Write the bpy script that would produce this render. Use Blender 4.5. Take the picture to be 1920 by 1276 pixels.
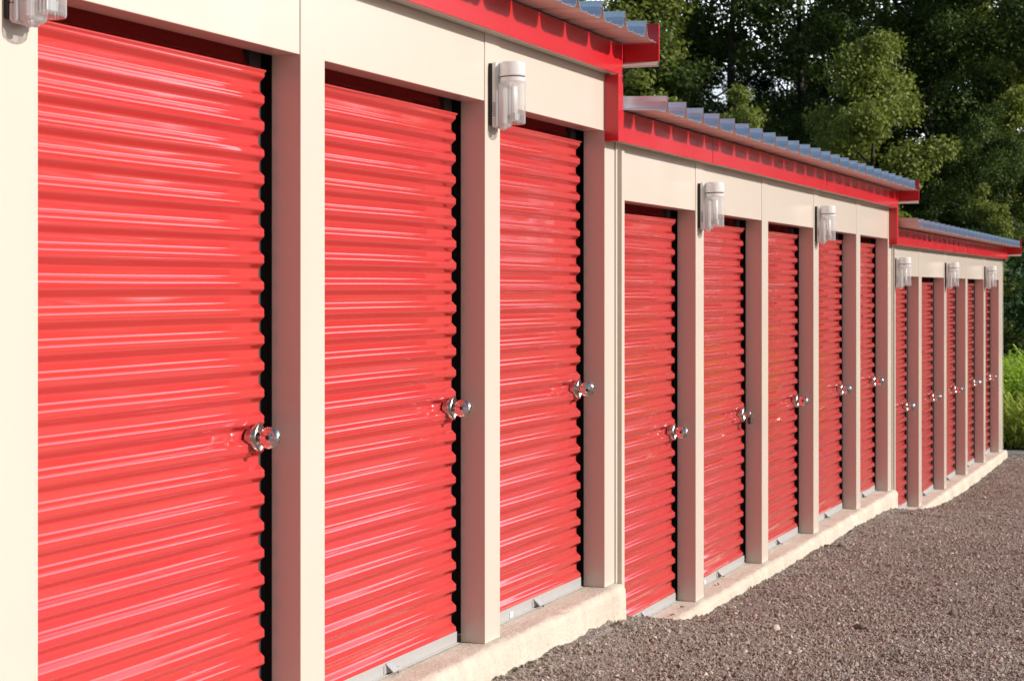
import bpy, math, random
import numpy as np
from mathutils import Vector, noise
R = math.radians
sc = bpy.context.scene
for o in list(bpy.data.objects): bpy.data.objects.remove(o)

# ------------------------------------------------------------------ camera, sky, sun, exposure
F_PX, CX, VPX, HY = 3416.0, 960.0, 2320.0, 543.0
TH = math.atan((VPX-CX)/F_PX)
D, EYE = 2.70, 1.366
cam = bpy.data.cameras.new('camera'); co = bpy.data.objects.new('camera', cam)
sc.collection.objects.link(co); sc.camera = co
cam.sensor_width = 36; cam.lens = F_PX/1920*36
cam.shift_y = -(638-HY)/1920
cam.clip_start = .05; cam.clip_end = 3000
cam.dof.use_dof = True; cam.dof.focus_distance = 7.0; cam.dof.aperture_fstop = 11
co.location = (D, 0, EYE); co.rotation_euler = (R(90), 0, TH)
SUN_EL, SUN_AZ = 25.0, 4.0            # azimuth from +X towards +Y
w = bpy.data.worlds.new('World'); sc.world = w; w.use_nodes = True
nt = w.node_tree; bg = nt.nodes['Background']
sky = nt.nodes.new('ShaderNodeTexSky'); sky.sky_type = 'NISHITA'; sky.sun_disc = False
sky.sun_elevation = R(SUN_EL); sky.sun_rotation = R(90-SUN_AZ); sky.air_density = 1.0; sky.dust_density = 1.5
# bright cloud added low in the sky to strengthen highlights on the glossy doors
tc = nt.nodes.new('ShaderNodeTexCoord'); sx = nt.nodes.new('ShaderNodeSeparateXYZ'); nt.links.new(tc.outputs['Generated'], sx.inputs[0])
mp = nt.nodes.new('ShaderNodeMapping'); mp.inputs['Scale'].default_value = (1.6, 1.6, 5.5); nt.links.new(tc.outputs['Generated'], mp.inputs[0])
cn = nt.nodes.new('ShaderNodeTexNoise'); cn.inputs['Scale'].default_value = 2.2; cn.inputs['Detail'].default_value = 5; nt.links.new(mp.outputs[0], cn.inputs[0])
r1 = nt.nodes.new('ShaderNodeMapRange')
for i, v in zip((1, 2, 3, 4), (.34, .54, 0, 1)): r1.inputs[i].default_value = v
r2 = nt.nodes.new('ShaderNodeMapRange')
for i, v in zip((1, 2, 3, 4), (.70, .25, 0, 1)): r2.inputs[i].default_value = v
r3 = nt.nodes.new('ShaderNodeMapRange')
for i, v in zip((1, 2, 3, 4), (-.15, .15, 0, 1)): r3.inputs[i].default_value = v
mu = nt.nodes.new('ShaderNodeMath'); mu.operation = 'MULTIPLY'; mu2 = nt.nodes.new('ShaderNodeMath'); mu2.operation = 'MULTIPLY'
nt.links.new(cn.outputs[0], r1.inputs[0]); nt.links.new(sx.outputs[2], r2.inputs[0]); nt.links.new(sx.outputs[1], r3.inputs[0])
nt.links.new(r1.outputs[0], mu.inputs[0]); nt.links.new(r2.outputs[0], mu.inputs[1]); nt.links.new(mu.outputs[0], mu2.inputs[0]); nt.links.new(r3.outputs[0], mu2.inputs[1])
cm = nt.nodes.new('ShaderNodeMix'); cm.data_type = 'RGBA'; cm.inputs[7].default_value = (25, 26.5, 29, 1)
nt.links.new(mu2.outputs[0], cm.inputs[0]); nt.links.new(sky.outputs[0], cm.inputs[6]); nt.links.new(cm.outputs[2], bg.inputs[0])
bg.inputs[1].default_value = .072
sl = bpy.data.lights.new('sun', 'SUN'); sl.energy = 4.3; sl.angle = R(.53); sl.color = (1, .915, .83)
so = bpy.data.objects.new('sun', sl); sc.collection.objects.link(so)
sd = Vector((math.cos(R(SUN_EL))*math.cos(R(SUN_AZ)), math.cos(R(SUN_EL))*math.sin(R(SUN_AZ)), math.sin(R(SUN_EL))))
so.rotation_euler = sd.to_track_quat('Z', 'Y').to_euler(); so.location = (8, 2, 8)
sc.view_settings.view_transform = 'Standard'; sc.view_settings.look = 'None'
sc.view_settings.exposure = .16; sc.view_settings.gamma = 1
sc.render.engine = 'CYCLES'; sc.cycles.max_bounces = 8; sc.cycles.transparent_max_bounces = 24

# ------------------------------------------------------------------ helpers
def tag(o, label=None, cat=None, group=None, kind=None):
    if label: o['label'] = label
    if cat: o['category'] = cat
    if group: o['group'] = group
    if kind: o['kind'] = kind
    return o
def link(o, parent=None):
    sc.collection.objects.link(o)
    if parent: o.parent = parent
    return o
def empty(name, loc=(0, 0, 0), rz=0):
    o = bpy.data.objects.new(name, None); o.location = loc; o.rotation_euler = (0, 0, rz); o.empty_display_size = .1
    return link(o)
class MB:
    def __init__(s): s.v = []; s.f = []
    def add(s, vs, fs):
        n = len(s.v); s.v += [tuple(p) for p in vs]; s.f += [tuple(i+n for i in f) for f in fs]; return s
    def box(s, x0, x1, y0, y1, z0, z1):
        vs = [(x, y, z) for x in (x0, x1) for y in (y0, y1) for z in (z0, z1)]
        return s.add(vs, [(0, 1, 3, 2), (4, 6, 7, 5), (0, 4, 5, 1), (2, 3, 7, 6), (0, 2, 6, 4), (1, 5, 7, 3)])
    def grid(s, rows, close=False):
        nr, nc = len(rows), len(rows[0]); vs = [p for r in rows for p in r]; fs = []
        for i in range(nr-1):
            for j in range(nc if close else nc-1):
                k = (j+1) % nc; fs.append((i*nc+j, i*nc+k, (i+1)*nc+k, (i+1)*nc+j))
        return s.add(vs, fs)
    def lathe(s, prof, c=(0, 0, 0), axis='z', n=32, squash=(1, 1)):
        rows = []
        for r, h in prof:
            row = []
            for k in range(n):
                a = 2*math.pi*k/n; p, q = r*math.cos(a)*squash[0], r*math.sin(a)*squash[1]
                row.append({'z': (c[0]+p, c[1]+q, c[2]+h), 'y': (c[0]+p, c[1]+h, c[2]+q), 'x': (c[0]+h, c[1]+p, c[2]+q)}[axis])
            rows.append(row)
        return s.grid(rows, True)
    def tube(s, pts, r, n=10):
        rows = []
        for i, p in enumerate(pts):
            p = Vector(p); t = (Vector(pts[min(i+1, len(pts)-1)])-Vector(pts[max(i-1, 0)])).normalized()
            a = t.cross(Vector((0, 0, 1)) if abs(t.z) < .9 else Vector((1, 0, 0))).normalized(); b = t.cross(a)
            rr = r[i] if isinstance(r, (list, tuple)) else r
            rows.append([tuple(p+(a*math.cos(2*math.pi*k/n)+b*math.sin(2*math.pi*k/n))*rr) for k in range(n)])
        s.grid(rows, True); m = len(s.v)
        s.f.append(tuple(range(m-n, m))); s.f.append(tuple(range(m-n*len(pts), m-n*len(pts)+n)))
        return s
    def mesh(s, name, mat, smooth=False):
        me = bpy.data.meshes.new(name); me.from_pydata(s.v, [], s.f); me.materials.append(mat)
        import bmesh
        b = bmesh.new(); b.from_mesh(me); bmesh.ops.recalc_face_normals(b, faces=b.faces); b.to_mesh(me); b.free()
        if smooth: me.polygons.foreach_set('use_smooth', [True]*len(me.polygons))
        me.update(); return me
    def build(s, name, mat, parent=None, smooth=False, bevel=0, loc=(0, 0, 0)):
        o = bpy.data.objects.new(name, s.mesh(name, mat, smooth)); o.location = loc; link(o, parent)
        if bevel:
            m = o.modifiers.new('bevel', 'BEVEL'); m.width = bevel; m.segments = 2; m.limit_method = 'ANGLE'; m.harden_normals = False
        return o
def share(o, parent, loc=None):
    c = o.copy(); link(c, parent)
    if loc is not None: c.location = loc
    return c

# ------------------------------------------------------------------ materials
class NT:
    def __init__(s, name):
        s.m = bpy.data.materials.new(name); s.m.use_nodes = True; s.t = s.m.node_tree
        s.b = s.t.nodes['Principled BSDF']; s.out = s.t.nodes['Material Output']
    def n(s, t, **k):
        x = s.t.nodes.new(t)
        for a, v in k.items():
            if a.startswith('i_'):
                x.inputs[int(a[2:]) if a[2:].isdigit() else a[2:].replace('_', ' ')].default_value = v
            else: setattr(x, a, v)
        return x
    def l(s, a, b): s.t.links.new(a, b)
    def set(s, **k):
        for a, v in k.items(): s.b.inputs[a.replace('_', ' ')].default_value = v
        return s
    def coords(s): return s.n('ShaderNodeTexCoord').outputs['Object']
    def noise(s, scale, detail=4, rough=.55, vec=None, mapscale=None):
        t = s.n('ShaderNodeTexNoise'); t.inputs['Scale'].default_value = scale
        t.inputs['Detail'].default_value = detail; t.inputs['Roughness'].default_value = rough
        v = vec or s.coords()
        if mapscale:
            m = s.n('ShaderNodeMapping'); m.inputs['Scale'].default_value = mapscale; s.l(v, m.inputs[0]); v = m.outputs[0]
        s.l(v, t.inputs['Vector']); return t.outputs['Fac']
    def ramp(s, fac, stops):
        r = s.n('ShaderNodeValToRGB'); e = r.color_ramp.elements
        while len(e) < len(stops): e.new(.5)
        for k, (p, c) in enumerate(stops): e[k].position = p; e[k].color = (*c, 1) if len(c) == 3 else c
        s.l(fac, r.inputs[0]); return r.outputs[0]
    def rng(s, fac, a, b, c, d):
        m = s.n('ShaderNodeMapRange'); 
        for i, v in zip((1, 2, 3, 4), (a, b, c, d)): m.inputs[i].default_value = v
        s.l(fac, m.inputs[0]); return m.outputs[0]
    def mixc(s, fac, a, b, mode='MIX'):
        m = s.n('ShaderNodeMix', data_type='RGBA', blend_type=mode)
        for sock, v in ((m.inputs[0], fac), (m.inputs[6], a), (m.inputs[7], b)):
            if hasattr(v, 'node'): s.l(v, sock)
            elif isinstance(v, (int, float)): sock.default_value = v
            else: sock.default_value = (*v, 1)
        return m.outputs[2]
    def bump(s, h, strength, dist):
        b = s.n('ShaderNodeBump'); b.inputs['Strength'].default_value = strength; b.inputs['Distance'].default_value = dist
        s.l(h, b.inputs['Height']); s.l(b.outputs[0], s.b.inputs['Normal']); return s

def paint(name, col, rough, dirt=.06, spec=.5, streak=(2, 2, .4), wav=.0012):
    m = NT(name); n1 = m.noise(1.3, 5, .6, mapscale=streak); n2 = m.noise(60, 3, .6)
    c = m.mixc(m.rng(n1, .35, .75, 0, 1), col, tuple(v*(1-dirt) for v in col))
    c = m.mixc(m.rng(n2, .66, .72, 0, .35), c, tuple(v*.82 for v in col)); m.l(c, m.b.inputs['Base Color'])
    m.l(m.rng(n1, .3, .8, rough*.85, rough*1.25), m.b.inputs['Roughness'])
    m.b.inputs['Specular IOR Level'].default_value = spec
    m.bump(m.noise(2.2, 2, .5, mapscale=(1, 1.0, .8)), .6, wav); return m.m
M = {}
M['cream'] = paint('cream_paint', (.655, .58, .505), .18)
M['red_trim'] = paint('red_trim_paint', (.58, .020, .028), .22, spec=.6)
def plastic():
    m = NT('white_plastic').set(Roughness=.3); m.b.inputs['Base Color'].default_value = (.88, .88, .88, 1)
    t = m.n('ShaderNodeBsdfTranslucent'); t.inputs[0].default_value = (.97, .97, .97, 1); x = m.n('ShaderNodeMixShader', i_0=.42)
    m.l(m.b.outputs[0], x.inputs[1]); m.l(t.outputs[0], x.inputs[2]); m.l(x.outputs[0], m.out.inputs[0]); return m.m
M['white'] = plastic()
def door_paint():
    m = NT('red_door_paint'); ob = m.n('ShaderNodeObjectInfo')
    n1 = m.noise(1.1, 5, .6, mapscale=(1, .5, 2.5)); n2 = m.noise(9, 5, .7, mapscale=(1, .35, 4))
    c = m.mixc(m.rng(n1, .3, .75, 0, 1), (.64, .046, .054), (.60, .058, .044))
    c = m.mixc(m.rng(n2, .55, .8, 0, .35), c, (.55, .06, .05))
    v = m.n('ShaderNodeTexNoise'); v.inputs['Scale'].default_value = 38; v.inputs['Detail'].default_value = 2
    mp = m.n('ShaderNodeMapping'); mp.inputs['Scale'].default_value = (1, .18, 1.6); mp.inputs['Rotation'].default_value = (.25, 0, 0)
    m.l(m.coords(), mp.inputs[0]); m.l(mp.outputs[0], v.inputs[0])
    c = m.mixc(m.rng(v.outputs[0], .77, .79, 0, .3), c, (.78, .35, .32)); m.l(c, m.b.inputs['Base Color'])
    m.l(m.rng(n2, .3, .8, .07, .15), m.b.inputs['Roughness'])
    m.b.inputs['Specular IOR Level'].default_value = .6
    m.b.inputs['Coat Weight'].default_value = 1.0; m.b.inputs['Coat IOR'].default_value = 1.7; m.b.inputs['Coat Roughness'].default_value = .075
    m.bump(m.noise(5, 2, .5, mapscale=(1, .4, 1.2)), .4, .0006); return m.m
M['door'] = door_paint()
m = NT('black_rubber').set(Roughness=.6); m.b.inputs['Base Color'].default_value = (.055, .048, .050, 1); M['black'] = m.m
m = NT('dark_gasket').set(Roughness=.7); m.b.inputs['Base Color'].default_value = (.03, .028, .028, 1); M['gasket'] = m.m
def metal(name, col, metallic, rough, sc_=8, var=.1):
    m = NT(name); n = m.noise(sc_, 5, .65); 
    m.l(m.mixc(m.rng(n, .35, .7, 0, 1), col, tuple(v*(1-var) for v in col)), m.b.inputs['Base Color'])
    m.l(m.rng(n, .3, .7, rough*.8, rough*1.3), m.b.inputs['Roughness']); m.b.inputs['Metallic'].default_value = metallic
    return m.m
M['galv'] = metal('galvanised_steel', (.55, .56, .56), .4, .42)
M['roof'] = metal('sky_tinted_roof_sheet', (.74, .84, .97), .72, .3, 3, .05)  # blue of the reflected sky is put into the sheet's base colour
M['backer'] = paint('roof_back_coat', (.60, .52, .46), .4)
M['chrome'] = metal('polished_steel', (.82, .80, .78), 1, .10, 20, .12)
M['steel'] = metal('brushed_steel', (.62, .57, .52), 1, .25, 20, .2)
M['tube'] = NT('white_tube').set(Roughness=.25).m; M['tube'].node_tree.nodes['Principled BSDF'].inputs['Base Color'].default_value = (.9, .9, .9, 1)
m = NT('clear_lens'); tr = m.n('ShaderNodeBsdfTransparent'); tr.inputs[0].default_value = (.97, .98, .98, 1)
gl = m.n('ShaderNodeBsdfGlossy'); gl.inputs['Roughness'].default_value = .06
df = m.n('ShaderNodeBsdfDiffuse'); df.inputs[0].default_value = (.97, .98, .98, 1)
lw = m.n('ShaderNodeFresnel'); lw.inputs[0].default_value = 1.3
m1 = m.n('ShaderNodeMixShader', i_0=.22); m2 = m.n('ShaderNodeMixShader')
m.l(tr.outputs[0], m1.inputs[1]); m.l(df.outputs[0], m1.inputs[2]); m.l(lw.outputs[0], m2.inputs[0])
m.l(m1.outputs[0], m2.inputs[1]); m.l(gl.outputs[0], m2.inputs[2]); m.l(m2.outputs[0], m.out.inputs[0]); M['lens'] = m.m
def concrete():
    m = NT('concrete'); n1 = m.noise(3, 6, .65); n2 = m.noise(45, 5, .7); n3 = m.noise(9, 4, .6, mapscale=(1, 1, .25))
    c = m.ramp(n1, [(.3, (.54, .48, .39)), (.52, (.62, .56, .47)), (.75, (.70, .65, .56))])
    c = m.mixc(m.rng(n2, .58, .72, 0, .45), c, (.34, .28, .21)); c = m.mixc(m.rng(n3, .52, .75, 0, .45), c, (.46, .37, .26)); c = m.mixc(m.rng(m.noise(14, 6, .75), .60, .68, 0, .5), c, (.40, .35, .27))
    m.l(c, m.b.inputs['Base Color']); m.set(Roughness=.85)
    ad = m.n('ShaderNodeMath', operation='ADD'); m.l(n2, ad.inputs[0]); m.l(m.noise(16, 5, .7), ad.inputs[1])
    m.bump(ad.outputs[0], .8, .010); return m.m
M['concrete'] = concrete()

# ------------------------------------------------------------------ the storage building
FLOOR = (0.0, -.305, -.61)
OPEN_H, FB, FT, RIB = 2.094, 2.351, 2.493, .078
# openings (y0, y1) measured along the front
SEC = [
 dict(y0=.55, y1=8.085, post=7.92, doors=[(.72, 2.03), (2.19, 3.515), (3.672, 5.003), (5.163, 6.492), (6.645, 7.922)]),
 dict(y0=8.085, y1=15.385, post=15.26, doors=[(8.150, 9.436), (9.592, 10.900), (11.056, 12.358), (12.520, 13.868), (14.020, 15.215)]),
 dict(y0=15.385, y1=23.15, post=None, doors=[(15.49, 16.80), (16.955, 18.345), (18.495, 19.87), (20.02, 21.37), (21.525, 22.79)]),
]
bld = empty('storage_building', (0, 0, 0))
tag(bld, 'long cream storage building with red roll-up doors stepping down in three sections', 'storage building')

def slab(y0, y1, fl, end_round=True, seed=0):
    mb = MB(); rows = []; rad = .034; X1 = .062
    n = int((y1-y0)/.025)
    prof = [(-.30, 0), (-.12, 0), (0.0, 0)]
    for k in range(7):
        a = R(90-15*k); prof.append((X1-rad+rad*math.cos(a), -rad+rad*math.sin(a)))
    for k in range(1, 9): prof.append((X1+.002*k/8, -rad-.05*k))
    for i in range(n+1):
        y = y0+(y1-y0)*i/n; row = []
        e = min(1, (y1-y)/.03) if end_round else 1
        for (x, z) in prof:
            nn = noise.noise(Vector((x*9+seed, y*7, z*9)))*.005+noise.noise(Vector((x*40+seed, y*28, z*40)))*.006
            k = max(0, min(1, (x+.02)/.08))
            row.append((x+nn*k - (1-math.sqrt(max(0, 1-(1-e)**2)))*.02*k, y, fl+z+nn*.8*k - (1-e)**2*.012*k - max(0,noise.noise(Vector((seed, y*3.1, 4))))*.006*k))
        rows.append(row)
    mb.grid(rows)
    # end caps
    for r in (rows[0], rows[-1]):
        mb.add(r+[(-.30, r[0][1], fl-.6)], [tuple(range(len(r)+1))])
    return mb
def sprof(t):
    u = abs((t % 1.0)-.5)*2          # 1 at the bump centre, 0 in the bay
    a, b, r = .30, .74, .055          # sloping web between a and b, rolled corners of size r
    def ramp(v): return max(0, min(1, (v-a)/(b-a)))
    acc = 0
    for k in range(-3, 4): acc += ramp(u+k*r/3)
    s = acc/7
    return s+.07*math.exp(-((u-b-.01)/.05)**2)-.05*math.exp(-((u-a+.01)/.05)**2)
def door_curtain(w, seed, strong=1.0):
    """corrugated curtain, local: y -w/2..w/2, z from 0, x = 0 at the bump plane"""
    mb = MB(); P = .0825; A = .0195; zb, zt = .047, 2.036; rnd = random.Random(seed)
    npd = 20; nz = int((zt-zb)/P*npd); ny = 34
    kick = [rnd.gauss(0, .0007) for _ in range(40)]; bow = [rnd.gauss(0, .0010) for _ in range(40)]; tilt = [rnd.gauss(0, .0010) for _ in range(40)]
    ys = [-w/2+w*(i/ny) for i in range(ny+1)]
    ys = sorted(set(ys+[w/2-.02, w/2-.05, w/2-.09, w/2-.12, w/2-.15, w/2-.19, w/2-.23]))
    rows = []
    hy, hz = w/2-.09, .915
    for j in range(nz+1):
        z = zb+(zt-zb)*j/nz; t = (zt-z)/P; k = int(t) % 40; fr = t-int(t)
        s = sprof(t)
        row = []
        for y in ys:
            q = (y/w+.5)
            x = -A+A*s
            x += kick[k]*math.sin(math.pi*fr)+bow[k]*4*q*(1-q)*math.sin(2*math.pi*fr)*.8+tilt[k]*(q-.5)*math.sin(math.pi*fr)
            x += noise.noise(Vector((seed*3.7, y*1.6, z*1.1)))*.0035*strong+noise.noise(Vector((seed*1.3, y*5, z*7)))*.0008*strong
            d = math.hypot((y-hy)/.11, (z-hz)/.07); g = math.exp(-d*d)
            x += g*(-.004+.0028*noise.noise(Vector((y*25, z*30, seed))))
            d2 = math.hypot((y-hy+.17)/.16, (z-hz+.03)/.09); x += math.exp(-d2*d2)*.0022*noise.noise(Vector((y*14, z*34, seed+5)))
            row.append((x, y, z+noise.noise(Vector((seed, y*1.2, k*1.7)))*.003))
        rows.append(row)
    zz = rows[-1][0][2]
    for dx, dz in ((.006, .004), (.007, .008), (.001, .011), (-.02, .016), (-.048, .03), (-.058, .06), (-.064, .12)):
        rows.append([(dx, y, zt+dz+noise.noise(Vector((seed, y*1.2, 3)))*.002) for y in ys])
    mb.grid(rows); return mb

# shared sub-part meshes (local to door origin: y = right edge of the curtain, z = floor)
def latch_mesh():
    mb = MB(); c = (0, -.058, .915)
    def ring(dx, ry, rz, p=1.0, oy=0):
        r = []
        for k in range(24):
            a = 2*math.pi*k/24; ca, sa = math.cos(a), math.sin(a)
            r.append((c[0]+dx, c[1]+oy+ry*math.copysign(abs(ca)**p, ca), c[2]+rz*math.copysign(abs(sa)**p, sa)))
        return r
    mb.grid([ring(-.016, .038, .030), ring(-.004, .037, .033), ring(.006, .036, .040, 1.1), ring(.014, .033, .046, 1.3, .002), ring(.018, .031, .047, 1.35, .003),
             ring(.018, .029, .044, 1.4, .003), ring(.008, .025, .032, 1.2, .003), ring(-.002, .020, .022), ring(-.003, .001, .001)], True)
    return mb.mesh('latch', M['steel'], True)
LATCH = latch_mesh()
def bolt_mesh():
    mb = MB(); mb.box(-.001, .007, -.098, .028, .906, .924).box(.007, .036, -.066, -.059, .898, .930).box(.028, .034, -.068, -.040, .900, .908)
    return mb.mesh('slide_bolt', M['steel'])
BOLT = bolt_mesh()
def lift_mesh():
    mb = MB()
    mb.box(.0035, .006, -.045, .045, .012, .040)
    mb.add([(.006, -.030, .046), (.006, .022, .046), (.034, .018, .018), (.034, -.026, .018), (.006, -.030, .042), (.006, .022, .042), (.031, .018, .014), (.031, -.026, .014)],
           [(0, 1, 2, 3), (7, 6, 5, 4), (0, 3, 7, 4), (1, 5, 6, 2), (3, 2, 6, 7), (0, 4, 5, 1)])
    mb.add([(.006, .0225, .046), (.034, .0185, .018), (.034, .0185, .004), (.006, .0225, .010)], [(0, 1, 2, 3)])
    mb.tube([(.022, .019, .018), (.022, .040, .018)], .009, 12)
    return mb.mesh('lift_handle', M['galv'])
LIFT = lift_mesh()
def plate_mesh():
    mb = MB(); mb.box(.0045, .0065, -.018, .018, .010, .034); return mb.mesh('label_plate', M['white'])
PLATE = plate_mesh()

rng = random.Random(4)
DOORS = []
for si, S in enumerate(SEC):
    fl = FLOOR[si]; top = fl+FT; ds = S['doors']
    # foundation
    slab(S['y0'], S['y1']+(.0 if si < 2 else .04), fl, True, si*7.3).build('foundation', M['concrete'], bld, smooth=True)
    # front wall: piers proud of header panels
    mb = MB(); edges = [S['y0']]+[v for d in ds for v in d]+[S['y1']]
    for a, b in zip(edges[0::2], edges[1::2]):
        mb.box(-.099, .004, a, b, fl+.001, top-.004)
    for a, b in ds: mb.box(-.095, 0, a, b, fl+OPEN_H, top-.004)
    mb.build('wall', M['cream'], bld, bevel=.0022)
    # trim strip round the joint between sections / outer corner
    mb = MB()
    if si > 0: mb.box(.005, .028, S['y0']+.016, S['y0']+.056, fl-.05, fl+FB-.03)
    if si > 0: mb.build('corner_trim', M['cream'], bld, bevel=.002)
    MB().box(.005, .012, S['y1']-.022, S['y1']-.002, fl+.002, fl+FB-.02).build('corner_trim', M['cream'], bld, bevel=.002)
    # body behind the front
    y1 = S['y1'] if si < 2 else S['y1']
    mb = MB().box(-9, -.26, S['y0'], y1-.002, fl-.3, top-.01)
    if si == 2: mb.box(-.259, -.1, 22.85, y1-.003, fl-.3, top-.01)
    if si == 0: mb.box(-.259, -.1, S['y0']+.003, S['y0']+.1, fl-.3, top-.01)
    mb.build('side_wall', M['cream'], bld)
    # fascia with lap joints at the piers, closed underneath
    fy0 = S['y0'] if si == 0 else SEC[si-1]['post']+.071
    fy1 = (S['post']+.07) if S['post'] else S['y1']-.01
    joints = [fy0]+[ (ds[k][1]+ds[k+1][0])/2+.02 for k in range(len(ds)-1)]+[fy1]
    joints = sorted(joints); mb = MB()
    for k in range(len(joints)-1):
        a, b = joints[k]+(.0015 if k else 0), joints[k+1]-.0015; dx = .0015*(k % 2)
        mb.box(.062+dx, .070+dx, a, b, fl+FB+.0005*(k % 2), fl+FT)
    mb.build('fascia', M['red_trim'], bld, bevel=.0015)
    mb = MB().box(.0045, .062, fy0, fy1, fl+FB+.004, fl+FB+.012); mb.build('soffit', M['cream'], bld)
    if S['post']:
        p = S['post']; mb = MB()
        mb.box(.0045, .0705, p, p+.0695, FLOOR[si+1]+FB, fl+FB-.0005)
        mb.build('step_trim', M['red_trim'], bld, bevel=.0015)
        MB().box(-9, -.0, S['y1']-.03, S['y1']-.004, FLOOR[si+1]+FT-.02, fl+FT-.006).build('gable_wall', M['red_trim'], bld)
    # roof sheets: standing ribs, hollow underneath
    mb = MB(); y0r = fy0-.0+(.003 if si else -.2); y1r = (S['post']+.08 if S['post'] else S['y1']-.03); prof = []; p = .3048
    off = y1r-.03
    pts = [(-.152, 0), (-.118, 0), (-.112, .005), (-.098, .005), (-.092, 0), (-.056, 0), (-.042, .003), (-.029, .009), (-.019, .020), (-.0135, .036), (-.0115, .052), (-.006, .054), (-.006, RIB),
           (.006, RIB), (.006, .054), (.0115, .052), (.0135, .036), (.019, .020), (.029, .009), (.042, .003), (.056, 0), (.092, 0), (.098, .005), (.112, .005), (.118, 0)]
    k = -int((off-y0r)/p)-1; full = []
    while off+k*p < y1r+p:
        for (dy, z) in pts:
            y = off-.14+k*p+dy
            if y0r <= y <= y1r: full.append((y, z))
        k += 1
    xs = [.232, .228, .20, .1, 0, -.3, -1, -2.5, -5, -9]; rows = []
    for x in xs:
        sag = 0
        rows.append([(x, y, fl+FT+.006+(0.07-x)*.03+z + (noise.noise(Vector((y*37, 1.5, 0)))*.0016 if x > .225 else 0)) for (y, z) in full])
    mb.grid(rows)
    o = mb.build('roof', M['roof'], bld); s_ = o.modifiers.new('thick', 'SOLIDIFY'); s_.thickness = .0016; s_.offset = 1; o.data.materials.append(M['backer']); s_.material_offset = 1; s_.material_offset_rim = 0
    # rake trim closing the far end of the roof
    ye = y1r; mb = MB()
    mb.box(-4, .238, ye+.002, ye+.016, fl+2.412, fl+FT+RIB+.014)
    mb.build('rake_trim', M['red_trim'], bld, bevel=.001)
    MB().add([(-.0, ye-.022, fl+2.392), (.236, ye-.022, fl+2.392), (.236, ye+.002, fl+2.4115), (-.0, ye+.002, fl+2.4115), (-.0, ye+.016, fl+2.4115), (.236, ye+.016, fl+2.4115), (.236, ye+.012, fl+2.388), (0, ye+.012, fl+2.388)],
             [(0, 1, 2, 3), (3, 2, 5, 4), (4, 5, 6, 7), (0, 7, 6, 1)]).build('drip_edge', M['backer'], bld)
    # doors
    for di, (a, b) in enumerate(ds):
        yr = b-.044; yl = a+.03; w = yr-yl; ym = (yr+yl)/2; seed = si*10+di+1
        dents = 1.5 if (si, di) == (1, 1) else 1
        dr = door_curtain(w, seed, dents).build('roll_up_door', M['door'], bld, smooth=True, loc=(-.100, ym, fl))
        if (si, di) == (1, 1): dr['label'] = 'red roll-up door with a crumpled right edge'
        mb = MB().box(-.008, .003, -w/2-.005, w/2+.004, .004, .050).box(.003, .012, -w/2, w/2, .004, .0085)
        mb.build('bottom_bar', M['galv'], dr, bevel=.001)
        for nm, me, loc in (('latch', LATCH, (0, w/2, 0)), ('slide_bolt', BOLT, (0, w/2, 0)), ('lift_handle', LIFT, (0, w*.02, 0)), ('label_plate', PLATE, (0, -w*.22, 0))):
            q = bpy.data.objects.new(nm, me); q.location = loc; link(q, dr)
        for sgn in (-1, 1):
            y_a, y_b = (w/2-.03, w/2+.040) if sgn > 0 else (-w/2-.028, -w/2+.03)
            g = MB().box(-.15, -.034, y_a, y_b, .002, OPEN_H+.1)
            g.build('guide_rail', M['black'], dr, bevel=.002)
        MB().box(-.155, -.150, -w/2-.03, w/2+.05, .1, OPEN_H+.35).build('door_back', M['black'], dr)
        DOORS.append((si, di, yr-.006, fl))

# ------------------------------------------------------------------ padlocks
def lock_proto():
    t = empty('padlock'); mb = MB()
    mb.lathe([(.0005, -.0165), (.016, -.0160), (.0175, -.0145), (.019, -.0152), (.028, -.0125), (.033, -.0070), (.0348, 0), (.033, .0070), (.028, .0125), (.019, .0152), (.0005, .0165)], axis='y', n=36)
    mb.build('lock_body', M['chrome'], t, smooth=True)
    MB().lathe([(.0005, -.0185), (.0065, -.0185), (.0075, -.0165), (.0075, -.014)], axis='y', n=16).build('keyhole', M['gasket'], t, smooth=True)
    MB().tube([(-.030, 0, .010), (-.040, 0, .006), (-.043, 0, 0), (-.040, 0, -.006), (-.030, 0, -.010)], .0045).build('shackle', M['chrome'], t, smooth=True)
    return t
def copy_tree(o):
    c = o.copy(); link(c)
    for ch in o.children:
        d = ch.copy(); link(d, c)
    return c
ordn = {0: ['', '', '', 'second', 'third'], 1: ['first', '', 'third', 'fourth', 'fifth'], 2: ['first', 'second', 'third', 'fourth', 'fifth']}
secn = ['tallest front section', 'middle stepped section', 'farthest stepped section']
proto = None
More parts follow.
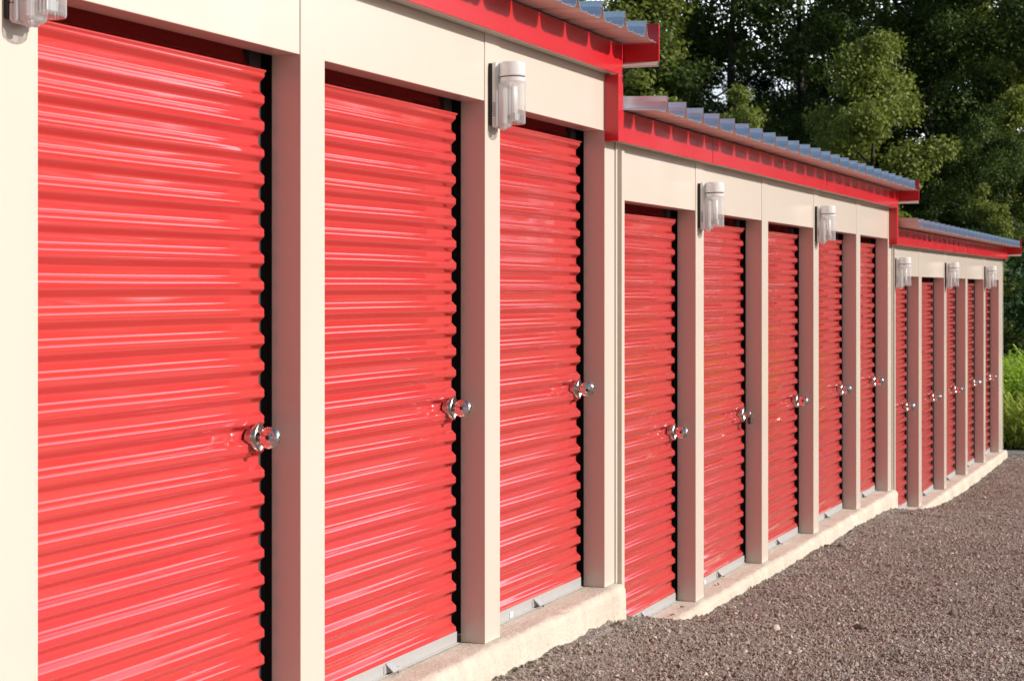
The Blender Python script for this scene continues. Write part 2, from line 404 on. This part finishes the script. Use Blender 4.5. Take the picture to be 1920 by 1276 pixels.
for (si, di, yr, fl) in DOORS:
    if si == 0 and di < 2: continue
    loc = (-.042, yr-.064, fl+.915)
    if (si, di) == (1, 1):
        t = empty('padlock', (-.048, yr-.050, fl+.915))
        b_ = MB().box(-.008, .014, -.024, .024, -.055, -.014); b_.build('lock_body', M['black'], t, bevel=.004)
        MB().tube([(.003, -.015, -.016), (.003, -.015, .008), (.003, -.008, .018), (.003, .008, .018), (.003, .015, .008), (.003, .015, -.016)], .0042).build('shackle', M['chrome'], t, smooth=True)
        MB().box(-.0075, .0135, -.0245, .0245, -.060, -.0555).build('bumper', M['steel'], t, bevel=.001)
        tag(t, 'black square padlock hanging from the latch of the second middle-section door', 'padlock', 'padlocks on the roll-up doors'); continue
    if proto is None: proto = lock_proto(); t = proto
    else: t = copy_tree(proto)
    t.location = loc; t.rotation_euler = (rng.uniform(-.2, .2), rng.uniform(-.25, .25), rng.uniform(-.15, .55))
    if si == 0 and di == 2: lab = 'largest round steel padlock, on the nearest red door at far left'
    else: lab = 'round steel padlock on the %s red door of the %s' % (ordn[si][di], secn[si])
    if si == 0 and di == 3: lab = 'round steel padlock on the second red door, between the two nearest wall lamps'
    if si == 0 and di == 4: lab = 'round steel padlock on the last door before the first roof step'
    tag(t, lab, 'padlock', 'padlocks on the roll-up doors')

# ------------------------------------------------------------------ wall lamps
def lamp_proto():
    t = empty('wall_lamp'); H = .256
    MB().box(0, .013, -.050, .046, .012, H-.006).build('gasket', M['gasket'], t)
    mb = MB().box(.013, .036, -.054, .050, 0, H)
    pl = mb.build('back_plate', M['white'], t, bevel=.013, smooth=True); pl.modifiers['bevel'].segments = 5
    v = MB()
    for i in range(7):
        for j in range(2): v.box(.019+j*.007, .0225+j*.007, -.0546, -.0535, .045+i*.008, .0485+i*.008)
    v.build('vent', M['gasket'], pl)
    cx = .036+.046
    MB().lathe([(.0005, H), (.044, H), (.0485, H-.004), (.0495, H-.010), (.0505, H-.050), (.049, H-.054), (.046, H-.0555)], (cx, -.002, 0), n=40).build('cap', M['white'], t, smooth=False)
    MB().lathe([(.046, H-.0555), (.0465, H-.060)], (cx, -.002, 0), n=40).build('seal', M['gasket'], t)
    MB().lathe([(.047, H-.060), (.0495, H-.061), (.0495, H-.076), (.047, H-.078)], (cx, -.002, 0), n=40).build('collar', M['white'], t, smooth=False)
    mb = MB(); rows = []
    for z in (H-.078, H-.12, .06, .022, .016, .0155):
        rad = .048 if z > .02 else (.046 if z > .0158 else .001)
        rows.append([(cx+(rad+(.0011*math.cos(k*math.pi) if rad > .04 else 0))*math.cos(2*math.pi*k/72), -.002+(rad+(.0011*math.cos(k*math.pi) if rad > .04 else 0))*math.sin(2*math.pi*k/72), z) for k in range(72)])
    mb.grid(rows, True).build('lens', M['lens'], t)
    mb = MB().box(.030, .068, -.043, .034, .004, H-.080); q = mb.build('reflector', M['white'], t, bevel=.014, smooth=True); q.modifiers['bevel'].segments = 5
    mb = MB()
    for yy in (-.010, .012): mb.lathe([(.0005, H-.085), (.0075, H-.088), (.0075, .060), (.0005, .058)], (cx+.006, yy, 0), n=14)
    mb.build('tube', M['tube'], t, smooth=True)
    MB().box(cx-.006, cx+.018, -.022, .024, .030, .058).build('socket', M['galv'], t, bevel=.003)
    MB().lathe([(.0005, .018), (.012, .016), (.013, -.004), (.0005, -.010)], (.052, -.024, 0), n=16).build('sensor', M['white'], t, smooth=True)
    return t
lamps = [((3.585), 0, 'white wall lamp cut off at the top left corner of the photo'),
         ((6.57), 0, 'white wall lamp with ribbed clear lens on the pier before the third red door'),
         ((9.515), 1, 'first white wall lamp of the middle section, on the pier past its first door'),
         ((12.44), 1, 'second white wall lamp of the middle section, on the pier past its third door'),
         ((15.46), 2, 'white wall lamp at the start of the farthest section, against the second roof step'),
         ((18.42), 2, 'middle white wall lamp of the farthest section, past its second door'),
         ((21.447), 2, 'last white wall lamp, smallest, near the far end of the building')]
lp = None
for i, (y, si, lab) in enumerate(lamps):
    if lp is None: lp = lamp_proto(); t = lp
    else:
        t = lp.copy(); link(t)
        for ch in lp.children:
            d = ch.copy(); link(d, t)
            for g in ch.children: link(g.copy(), d)
    t.location = (.005 if i != 4 else .022, y+.004, FLOOR[si]+OPEN_H-.102)
    tag(t, lab, 'wall lamp', 'white wall lamps along the front')

# ------------------------------------------------------------------ ground
prof_y = [-5, 3, 6.5, 7.6, 8.2, 8.75, 9.3, 11, 13, 14.9, 15.5, 16.3, 17.2, 18.6, 21, 23.2, 24.5, 30, 60]
prof_z = [-.10, -.11, -.115, -.135, -.175, -.30, -.375, -.385, -.40, -.42, -.50, -.60, -.665, -.735, -.735, -.71, -.74, -.9, -1.0]
def gz(x, y):
    zn = float(np.interp(y, prof_y, prof_z)); zl = float(np.interp(y, [-5, 3, 8, 16, 23, 30, 60], [-.06, -.10, -.24, -.54, -.73, -.9, -1.0]))
    k = math.exp(-max(0, x-.1)/.6); return zn*k+zl*(1-k)
def axis(a, b, s): return list(np.arange(a, b, s))
xs = axis(-.12, 3.2, .035)+axis(3.2, 9, .3)+[9, 14, 25, 60, 200, 900]
ysl = axis(2.5, 24.6, .04)
def gravel_mat(stone=False):
    m = NT('gravel_stone' if stone else 'gravel')
    if stone:
        oi = m.n('ShaderNodeObjectInfo')
        c = m.ramp(oi.outputs['Random'], [(0, (.17, .138, .115)), (.25, (.25, .205, .172)), (.6, (.32, .268, .230)), (.9, (.37, .315, .27)), (.96, (.58, .53, .48)), (.985, (.46, .28, .16)), (1, (.68, .65, .60))])
        big = m.n('ShaderNodeNewGeometry'); n = m.noise(.9, 4, .6, vec=big.outputs['Position'])
        c = m.mixc(m.rng(n, .35, .7, 0, .45), c, (.24, .195, .163)); m.l(c, m.b.inputs['Base Color']); m.set(Roughness=.85)
    else:
        v = m.n('ShaderNodeTexVoronoi'); v.inputs['Scale'].default_value = 95; m.l(m.coords(), v.inputs['Vector'])
        sp = m.n('ShaderNodeSeparateColor'); m.l(v.outputs['Color'], sp.inputs[0])
        c = m.ramp(sp.outputs[0], [(0, (.13, .11, .095)), (.35, (.21, .175, .155)), (.7, (.29, .245, .215)), (.93, (.37, .32, .28)), (1, (.55, .5, .45))])
        m.l(c, m.b.inputs['Base Color']); m.set(Roughness=.9)
        a = m.n('ShaderNodeMath', operation='SUBTRACT', i_0=1.0); m.l(v.outputs['Distance'], a.inputs[1])
        m.bump(a.outputs[0], .9, .009)
    return m.m
M['gravel'] = gravel_mat(); M['stone'] = gravel_mat(True)
def gnoise(x, y):
    n = noise.noise(Vector((x*1.3, y*1.3, 0)))*.018+noise.noise(Vector((x*5, y*5, 3)))*.012+noise.noise(Vector((x*16, y*16, 7)))*(.009+.012*math.exp(-abs(x-.1)/.4))
    return n*(1 if x < 9 else .3)
rows = []
for y in ysl:
    rows.append([(x, y, gz(x, y)+gnoise(x, y)+(max(0, noise.noise(Vector((y*9, 2, 2))))*.018*math.exp(-abs(x-.07)/.035))) for x in xs])
dr = MB().grid(rows).build('gravel_road', M['gravel'], None, smooth=True); tag(dr, kind='structure')
# back drive of grey tarmac beyond the building and the field soil
def simple(name, c1, c2, scale, rough=.9, bump=.02):
    m = NT(name); n = m.noise(scale, 8, .7); m.l(m.ramp(n, [(.35, c1), (.65, c2)]), m.b.inputs['Base Color']); m.set(Roughness=rough)
    m.bump(m.noise(scale*3, 5, .7), .6, bump); return m.m
M['tarmac'] = simple('grey_tarmac', (.20, .20, .205), (.30, .295, .29), 60, bump=.004)
M['soil'] = simple('field_soil', (.07, .08, .03), (.13, .12, .06), 3)
def zfar(y): return float(np.interp(y, [24.3, 25.6, 30, 60, 200], [-.735, -.78, -.9, -1.0, -1.0]))
rows = [[(x, y, zfar(y)+.006) for x in (-30, -6, -1, 0, 1, 2, 4, 9, 60)] for y in (23.9, 24.3, 24.8, 25.3, 25.6)]
tag(MB().grid(rows).build('back_road', M['tarmac']), kind='structure')
rows = [[(x, y, zfar(y)-.01) for x in (-900, -200, -60, -20, 0, 20, 60, 200, 900)] for y in (25.4, 30, 40, 60, 120, 900)]
tag(MB().grid(rows).build('field', M['soil']), kind='structure')
rows = [[(x, y, -.8) for x in (-900, -60, -9, 900)] for y in (-900, -60, 0, 25.5)]
tag(MB().grid(rows).build('ground', M['soil']), kind='structure')
rows = [[(x, y, -.10) for x in (-.12, 2, 5, 9, 30)] for y in (-30, -10, 0, 2.5)]
tag(MB().grid(rows).build('near_road', M['gravel']), kind='structure')

# loose gravel (stuff): geometry nodes scatter
def gravel_scatter():
    mb = MB(); rows = []
    gx = axis(.035, 4.4, .12); gy = axis(5.6, 24.0, .12)
    for y in gy: rows.append([(x, y, gz(x, y)+gnoise(x, y)+.001+(max(0, noise.noise(Vector((y*9, 2, 2))))*.018*math.exp(-abs(x-.07)/.035))) for x in gx])
    mb.grid(rows); o = mb.build('gravel', M['stone']); me = o.data
    att = me.attributes.new('dens', 'FLOAT', 'POINT'); vals = []
    for v in me.vertices:
        x, y = v.co.x-D, v.co.y; Z = y*math.cos(TH)-x*math.sin(TH); X = x*math.cos(TH)+y*math.sin(TH)
        px = CX+F_PX*X/Z
        inside = px < 1990 and Z > 6.4
        vals.append((1.0 if Z < 12 else .62) if inside else .10)
    att.data.foreach_set('value', vals)
    ng = bpy.data.node_groups.new('gravel_scatter', 'GeometryNodeTree')
    ng.interface.new_socket('Geometry', in_out='INPUT', socket_type='NodeSocketGeometry'); ng.interface.new_socket('Geometry', in_out='OUTPUT', socket_type='NodeSocketGeometry')
    N = ng.nodes.new; L = ng.links.new
    gi = N('NodeGroupInput'); go = N('NodeGroupOutput')
    na = N('GeometryNodeInputNamedAttribute'); na.data_type = 'FLOAT'; na.inputs['Name'].default_value = 'dens'
    mul = N('ShaderNodeMath'); mul.operation = 'MULTIPLY'; mul.inputs[1].default_value = 15000
    L(na.outputs['Attribute'], mul.inputs[0])
    ds = N('GeometryNodeDistributePointsOnFaces'); L(gi.outputs[0], ds.inputs['Mesh']); L(mul.outputs[0], ds.inputs['Density'])
    ico = N('GeometryNodeMeshIcoSphere'); ico.inputs['Radius'].default_value = 1; ico.inputs['Subdivisions'].default_value = 1
    sp = N('GeometryNodeSetPosition'); nz = N('ShaderNodeTexNoise'); nz.inputs['Scale'].default_value = 1.1
    vs = N('ShaderNodeVectorMath'); vs.operation = 'SUBTRACT'; vs.inputs[1].default_value = (.5, .5, .5)
    vm = N('ShaderNodeVectorMath'); vm.operation = 'SCALE'; vm.inputs['Scale'].default_value = 1.6
    L(nz.outputs['Color'], vs.inputs[0]); L(vs.outputs[0], vm.inputs[0]); L(ico.outputs['Mesh'], sp.inputs['Geometry']); L(vm.outputs[0], sp.inputs['Offset'])
    ms = N('GeometryNodeSetMaterial'); ms.inputs['Material'].default_value = M['stone']; L(sp.outputs[0], ms.inputs['Geometry'])
    ip = N('GeometryNodeInstanceOnPoints'); L(ds.outputs['Points'], ip.inputs['Points']); L(ms.outputs[0], ip.inputs['Instance'])
    rr = N('FunctionNodeRandomValue'); rr.data_type = 'FLOAT_VECTOR'; rr.inputs[0].default_value = (0, 0, 0); rr.inputs[1].default_value = (6.3, 6.3, 6.3); L(rr.outputs[0], ip.inputs['Rotation'])
    r2 = N('FunctionNodeRandomValue'); r2.data_type = 'FLOAT_VECTOR'; r2.inputs[0].default_value = (.7, .45, .35); r2.inputs[1].default_value = (1.5, 1.1, .9); r2.inputs['Seed'].default_value = 5
    r3 = N('FunctionNodeRandomValue'); r3.data_type = 'FLOAT'; r3.inputs[2].default_value = 0; r3.inputs[3].default_value = 1; r3.inputs['Seed'].default_value = 9
    pw = N('ShaderNodeMath'); pw.operation = 'POWER'; pw.inputs[1].default_value = 14; L(r3.outputs[1], pw.inputs[0])
    ma = N('ShaderNodeMath'); ma.operation = 'MULTIPLY_ADD'; ma.inputs[1].default_value = .0120; ma.inputs[2].default_value = .0040; L(pw.outputs[0], ma.inputs[0])
    v2 = N('ShaderNodeVectorMath'); v2.operation = 'SCALE'; L(r2.outputs[0], v2.inputs[0]); L(ma.outputs[0], v2.inputs['Scale']); L(v2.outputs[0], ip.inputs['Scale'])
    L(ip.outputs[0], go.inputs[0])
    md = o.modifiers.new('scatter', 'NODES'); md.node_group = ng
    tag(o, 'loose brown grey gravel of the drive', 'gravel', kind='stuff')
gravel_scatter()

# single stones one can point to
def wpt(px, py, x):      # point on the ground seen at a pixel, used only to read positions off the plan
    for _ in range(1): pass
def world(px, Z): return (D-Z*math.sin(TH)+(px-CX)/F_PX*Z*math.cos(TH), Z*math.cos(TH)+(px-CX)/F_PX*Z*math.sin(TH))
def ground_at(px, py):
    Z = 8.0
    for _ in range(30):
        x, y = world(px, Z); z = gz(x, y)+gnoise(x, y); Z = .5*Z+.5*(EYE-z)*F_PX/(py-HY)
    x, y = world(px, Z); return x, y, gz(x, y)+gnoise(x, y)
M['pebble'] = simple('pale_stone', (.42, .37, .33), (.60, .56, .50), 20, .8, .003)
M['pebble2'] = simple('dark_stone', (.14, .12, .105), (.22, .19, .17), 30, .85, .003)
for i, (px, py, r, mt, lab) in enumerate([
    (1072, 1197, .020, 'pebble', 'pale pebble in the gravel beside the foundation of the tall section'),
    (1454, 1180, .021, 'pebble', 'pale flat pebble lying out in the gravel near the bottom middle'),
    (1612, 1178, .024, 'pebble2', 'dark stone lying in the gravel right of the pale flat pebble'),
    (1578, 1025, .026, 'pebble2', 'dark stone in the gravel beside the middle section'),
    (1786, 1152, .022, 'pebble2', 'dark stone in the gravel toward the lower right')]):
    x, y, z = ground_at(px, py); mb = MB(); rows = []
    for a in range(9):
        ph = math.pi*a/8; row = []
        for b in range(14):
            t = 2*math.pi*b/14; v = Vector((math.sin(ph)*math.cos(t), math.sin(ph)*math.sin(t), math.cos(ph)))
            k = 1+.35*noise.noise(v*1.2+Vector((i*5, 0, 0))); row.append((v.x*r*k*1.3, v.y*r*k, v.z*r*k*.75))
        rows.append(row)
    o = mb.grid(rows, True).build('stone', M[mt], smooth=True, loc=(x, y, z+r*.45)); o.rotation_euler = (.2, .1, i*1.3)
    tag(o, lab, 'stone')

# ------------------------------------------------------------------ vegetation
def leaf_mat(name, cols, trans=.35, rough=.45):
    m = NT(name); g = m.n('ShaderNodeNewGeometry'); 
    c = m.ramp(g.outputs['Random Per Island'], [(i/(len(cols)-1), c) for i, c in enumerate(cols)])
    m.l(c, m.b.inputs['Base Color']); m.set(Roughness=rough+.12); m.b.inputs['Specular IOR Level'].default_value = .22
    t = m.n('ShaderNodeBsdfTranslucent'); m.l(m.mixc(1, c, (1.0, 1.15, .45), 'MULTIPLY'), t.inputs[0])
    x = m.n('ShaderNodeMixShader', i_0=trans); m.l(m.b.outputs[0], x.inputs[1]); m.l(t.outputs[0], x.inputs[2]); m.l(x.outputs[0], m.out.inputs[0])
    return m.m
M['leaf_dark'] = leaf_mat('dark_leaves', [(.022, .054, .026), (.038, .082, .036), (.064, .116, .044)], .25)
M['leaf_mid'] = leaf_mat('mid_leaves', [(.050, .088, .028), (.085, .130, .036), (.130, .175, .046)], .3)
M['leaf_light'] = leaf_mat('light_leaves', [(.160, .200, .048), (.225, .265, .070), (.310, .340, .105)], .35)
M['bark'] = simple('bark', (.025, .021, .016), (.06, .05, .04), 8, .9, .02)
def leaves(rs, centers, radii, n, size, flat=.8):
    """n leaf quads scattered in the clumps; returns verts (4n,3)"""
    idx = rs.choice(len(centers), n, p=radii**2/np.sum(radii**2))
    d = rs.normal(size=(n, 3)); d /= np.linalg.norm(d, axis=1)[:, None]
    r = radii[idx]*(rs.uniform(0, 1, n)**.45)
    p = centers[idx]+d*r[:, None]*np.array([1, 1, flat])
    p += rs.normal(size=(n, 3))*radii[idx][:, None]*.12
    nrm = d*.6+rs.normal(size=(n, 3))*.7+np.array([0, 0, .5]); nrm /= np.linalg.norm(nrm, axis=1)[:, None]
    a = np.cross(nrm, rs.normal(size=(n, 3))); a /= np.linalg.norm(a, axis=1)[:, None]; b = np.cross(nrm, a)
    s = size*rs.uniform(.6, 1.35, n)[:, None]
    v = np.stack([p-a*s*.9, p-b*s*.42+nrm*s*.1, p+a*s*.9, p+b*s*.42+nrm*s*.1], 1)
    return v.reshape(-1, 3)
def mesh_quads(name, V, mat):
    n = len(V)//4; me = bpy.data.meshes.new(name); me.vertices.add(n*4); me.loops.add(n*4); me.polygons.add(n)
    me.vertices.foreach_set('co', V.astype(np.float32).ravel()); me.loops.foreach_set('vertex_index', np.arange(n*4, dtype=np.int32))
    me.polygons.foreach_set('loop_start', np.arange(0, n*4, 4, dtype=np.int32)); me.polygons.foreach_set('loop_total', np.full(n, 4, dtype=np.int32))
    me.update(calc_edges=True); me.materials.append(mat); return me
def make_tree(seed, H, rad, base, nclump, nleaf, size, mat, clr=(.5, 1.1), gap=0.0):
    """crown mesh and trunk mesh, local coordinates; crown between base and H"""
    rs = np.random.RandomState(seed); rnd = random.Random(seed); tr = MB(); cen = []; rr = []
    k0 = H/24
    tp = [(noise.noise(Vector((seed, z*.15, 0)))*.8*z/H, noise.noise(Vector((seed, 9, z*.15)))*.8*z/H, z) for z in np.linspace(-.4, H*.9, 12)]
    tr.tube(tp, [max(.03, .016*H*(1-i/12.5)) for i in range(12)], 9)
    nl = max(8, nclump//7)
    for i in range(nl):
        h = base+(H-base)*((i+.5)/nl)**.9*.92; t = (h-base)/(H-base); reach = rad*(math.sin(math.pi*min(1, .18+.80*t))**.6)*rnd.uniform(.7, 1.15)
        a = i*2.4+rnd.uniform(-.5, .5); s0 = Vector(tp[min(11, max(0, int((h+.4)/(H*.9+.4)*11)-1))]); s0.z = h-.25*reach
        e = Vector((s0.x+math.cos(a)*reach, s0.y+math.sin(a)*reach, h+rnd.uniform(-.1, .35)*reach)); mid = (s0+e)/2+Vector((0, 0, .12*reach))
        tr.tube([s0, mid, e], [.0055*H*.8, .0035*H*.8, .012*k0], 6)
        m_ = nclump//nl
        for j in range(m_):
            f = rnd.uniform(.3, 1.12)**.7; c = s0.lerp(e, f)
            r_ = rnd.uniform(*clr); c = c+Vector((rnd.gauss(0, 1), rnd.gauss(0, 1), rnd.gauss(.2, .8)))*rad*.16
            cen.append(tuple(c)); rr.append(r_)
    for j in range(4): cen.append((tp[-1][0]+rnd.gauss(0, .3), tp[-1][1]+rnd.gauss(0, .3), H-rnd.uniform(0, 1.0))); rr.append(clr[0]*1.1)
    V = leaves(rs, np.array(cen), np.array(rr), nleaf, size)
    return mesh_quads('crown', V, mat), tr.mesh('trunk', M['bark'], True)
def place_tree(meshes, name, px, Z, zb, label, group, rz=0, s=1.0):
    x, y = world(px, Z); t = empty(name, (x, y, zb), rz); t.scale = (s, s, s)
    for nm, me in zip(('crown', 'trunk'), meshes):
        o = bpy.data.objects.new(nm, me); link(o, t)
    tag(t, label, 'tree', group); return t
G = 'trees of the wood behind the building'
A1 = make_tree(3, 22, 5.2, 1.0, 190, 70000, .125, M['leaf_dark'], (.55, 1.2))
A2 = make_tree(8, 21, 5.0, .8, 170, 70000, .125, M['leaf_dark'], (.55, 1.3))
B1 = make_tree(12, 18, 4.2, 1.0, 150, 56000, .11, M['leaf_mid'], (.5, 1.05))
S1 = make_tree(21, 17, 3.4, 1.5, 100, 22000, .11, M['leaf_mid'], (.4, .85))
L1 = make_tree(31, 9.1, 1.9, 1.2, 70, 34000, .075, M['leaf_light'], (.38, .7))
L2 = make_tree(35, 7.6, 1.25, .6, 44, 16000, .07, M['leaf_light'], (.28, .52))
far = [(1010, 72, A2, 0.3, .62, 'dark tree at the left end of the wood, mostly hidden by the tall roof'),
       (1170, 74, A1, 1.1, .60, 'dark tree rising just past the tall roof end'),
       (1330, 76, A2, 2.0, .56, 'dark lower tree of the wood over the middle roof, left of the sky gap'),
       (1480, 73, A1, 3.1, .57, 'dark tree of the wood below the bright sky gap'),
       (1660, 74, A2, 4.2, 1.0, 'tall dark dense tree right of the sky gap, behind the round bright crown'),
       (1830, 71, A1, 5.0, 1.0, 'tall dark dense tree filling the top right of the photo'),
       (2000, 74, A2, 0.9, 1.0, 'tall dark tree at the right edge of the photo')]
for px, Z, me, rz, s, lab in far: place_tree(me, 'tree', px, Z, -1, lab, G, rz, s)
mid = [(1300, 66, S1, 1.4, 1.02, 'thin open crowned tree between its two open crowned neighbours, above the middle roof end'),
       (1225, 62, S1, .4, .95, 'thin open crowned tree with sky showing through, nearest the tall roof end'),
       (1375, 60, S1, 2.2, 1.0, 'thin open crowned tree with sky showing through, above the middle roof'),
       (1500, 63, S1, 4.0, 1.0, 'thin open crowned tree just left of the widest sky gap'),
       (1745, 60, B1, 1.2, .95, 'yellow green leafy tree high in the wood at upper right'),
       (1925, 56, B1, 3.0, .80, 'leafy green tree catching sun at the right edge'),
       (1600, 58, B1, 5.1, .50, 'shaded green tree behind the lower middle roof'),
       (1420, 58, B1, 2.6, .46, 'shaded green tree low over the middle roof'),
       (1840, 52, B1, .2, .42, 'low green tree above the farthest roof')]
for px, Z, me, rz, s, lab in mid: place_tree(me, 'tree', px, Z, -1, lab, G, rz, s)
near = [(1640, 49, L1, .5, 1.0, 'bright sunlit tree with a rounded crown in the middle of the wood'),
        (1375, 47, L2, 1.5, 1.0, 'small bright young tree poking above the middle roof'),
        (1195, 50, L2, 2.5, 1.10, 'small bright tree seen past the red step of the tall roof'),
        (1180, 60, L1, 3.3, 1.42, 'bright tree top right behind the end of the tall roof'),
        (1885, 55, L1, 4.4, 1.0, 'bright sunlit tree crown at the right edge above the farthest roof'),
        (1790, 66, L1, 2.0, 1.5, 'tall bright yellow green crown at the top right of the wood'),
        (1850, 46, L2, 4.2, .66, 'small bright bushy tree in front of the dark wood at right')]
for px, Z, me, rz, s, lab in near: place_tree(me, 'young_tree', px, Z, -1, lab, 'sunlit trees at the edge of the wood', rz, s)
# undergrowth at the foot of the wood
rs = np.random.RandomState(5); cen = []; rad_ = []
for i in range(260):
    px = rs.uniform(950, 2200); Z = rs.uniform(44, 66); x, y = world(px, Z); cen.append((x, y, -1+rs.uniform(.2, 3.4))); rad_.append(rs.uniform(.8, 1.5))
o = bpy.data.objects.new('undergrowth', mesh_quads('undergrowth', leaves(rs, np.array(cen), np.array(rad_), 150000, .11), M['leaf_dark'])); link(o)
tag(o, 'dark mass of undergrowth at the foot of the wood', 'undergrowth', kind='stuff')

M['blade'] = leaf_mat('crop_leaves', [(.24, .36, .05), (.36, .49, .07), (.48, .60, .12)], .45, .4)
M['dry'] = leaf_mat('dry_grass', [(.44, .50, .14), (.60, .58, .24), (.38, .50, .11)], .5, .6)
def blades(rs, n, xr, yr, hgt, width, name, mat, label, droop=.35, nb=7):
    V = []
    for i in range(n):
        x = rs.uniform(*xr); y = rs.uniform(*yr); zb = zfar(y); h = hgt*(rs.uniform(.75, 1.1) if hgt > 1 else .35+1.2*rs.uniform(0, 1)**2)
        for b in range(nb):
            a = rs.uniform(0, 6.28); z0 = zb+h*rs.uniform(.05, .75); L = h*rs.uniform(.25, .5)
            dx, dy = math.cos(a), math.sin(a); wx, wy = -dy*width/2, dx*width/2
            p0 = (x, y, z0); p1 = (x+dx*L*.4, y+dy*L*.4, z0+L*.45); p2 = (x+dx*L*.85, y+dy*L*.85, z0+L*(.5-droop*rs.uniform(.2, 1)))
            V += [(p0[0]-wx*.6, p0[1]-wy*.6, p0[2]), (p0[0]+wx*.6, p0[1]+wy*.6, p0[2]), (p1[0]+wx, p1[1]+wy, p1[2]), (p1[0]-wx, p1[1]-wy, p1[2]),
                  (p1[0]-wx, p1[1]-wy, p1[2]), (p1[0]+wx, p1[1]+wy, p1[2]), (p2[0]+wx*.1, p2[1]+wy*.1, p2[2]), (p2[0]-wx*.1, p2[1]-wy*.1, p2[2])]
    o = bpy.data.objects.new(name, mesh_quads(name, np.array(V), mat)); link(o); tag(o, label, name.replace('_', ' '), kind='stuff')
rs = np.random.RandomState(2)
blades(rs, 5200, (-5, 7), (26.0, 33), 1.27, .042, 'crop', M['blade'], 'bright green leafy crop growing past the far end of the building', nb=9)
blades(rs, 8500, (-3.5, 5), (24.8, 27.2), .62, .022, 'dry_grass', M['dry'], 'yellow dry grass at the edge of the back road', .15, 7)

# the same wood going on beyond the right of the frame; the glossy doors mirror it
rs = np.random.RandomState(9); cen = []; rad_ = []
for i in range(760):
    a = R(rs.uniform(-3, 82)); d_ = rs.uniform(64, 80); hh = 14.5+2.5*math.sin(a*9)+1.5*math.sin(a*23+1)
    cen.append((D+d_*math.sin(a), d_*math.cos(a), -1+rs.uniform(0, hh))); rad_.append(rs.uniform(1.2, 2.6))
o = bpy.data.objects.new('wood', mesh_quads('wood', leaves(rs, np.array(cen), np.array(rad_), 190000, .32), M['leaf_dark'])); link(o)
tag(o, 'dark wood continuing to the right along the field', 'wood', kind='stuff')

M['moss'] = leaf_mat('moss', [(.12, .12, .06), (.18, .17, .09), (.14, .11, .07)], .2, .7)
rs = np.random.RandomState(14); V = []
for i in range(420):
    y = rs.uniform(5.8, 23); cl = noise.noise(Vector((y*2.3, 5, 1)))
    if cl < .12: continue
    x = .075+abs(rs.normal(0, .018)); z = gz(x, y)+gnoise(x, y)
    V.append(leaves(rs, np.array([[x, y, z+.008]]), np.array([.007]), 12, .008))
o = bpy.data.objects.new('moss', mesh_quads('moss', np.concatenate(V), M['moss'])); link(o)
tag(o, 'bits of moss and litter where gravel meets the foundation', 'moss', kind='stuff')
# dry twigs and a leaf lying on the foundation ledge of the middle section
M['twig'] = simple('twig', (.10, .07, .05), (.17, .12, .08), 60, .8, .001)
tw = [(.012, 8.98, FLOOR[1], .030, .9, 'small dark twig on the foundation ledge before the fourth pier'),
      (-.01, 9.22, FLOOR[1], .020, .2, 'tiny dark twig on the ledge beside the pier past the first middle door'),
      (-.03, 10.02, FLOOR[1], .048, 1.9, 'longer brown twig on the ledge below the black padlock door')]
for x, y, f, L_, a, lab in tw:
    o = MB().tube([(-L_/2, 0, .004), (0, L_*.08, .007), (L_/2, 0, .003)], [.003, .004, .002], 7).build('twig', M['twig'], smooth=True, loc=(x, y, f+.003)); o.rotation_euler = (0, 0, a)
    tag(o, lab, 'twig')
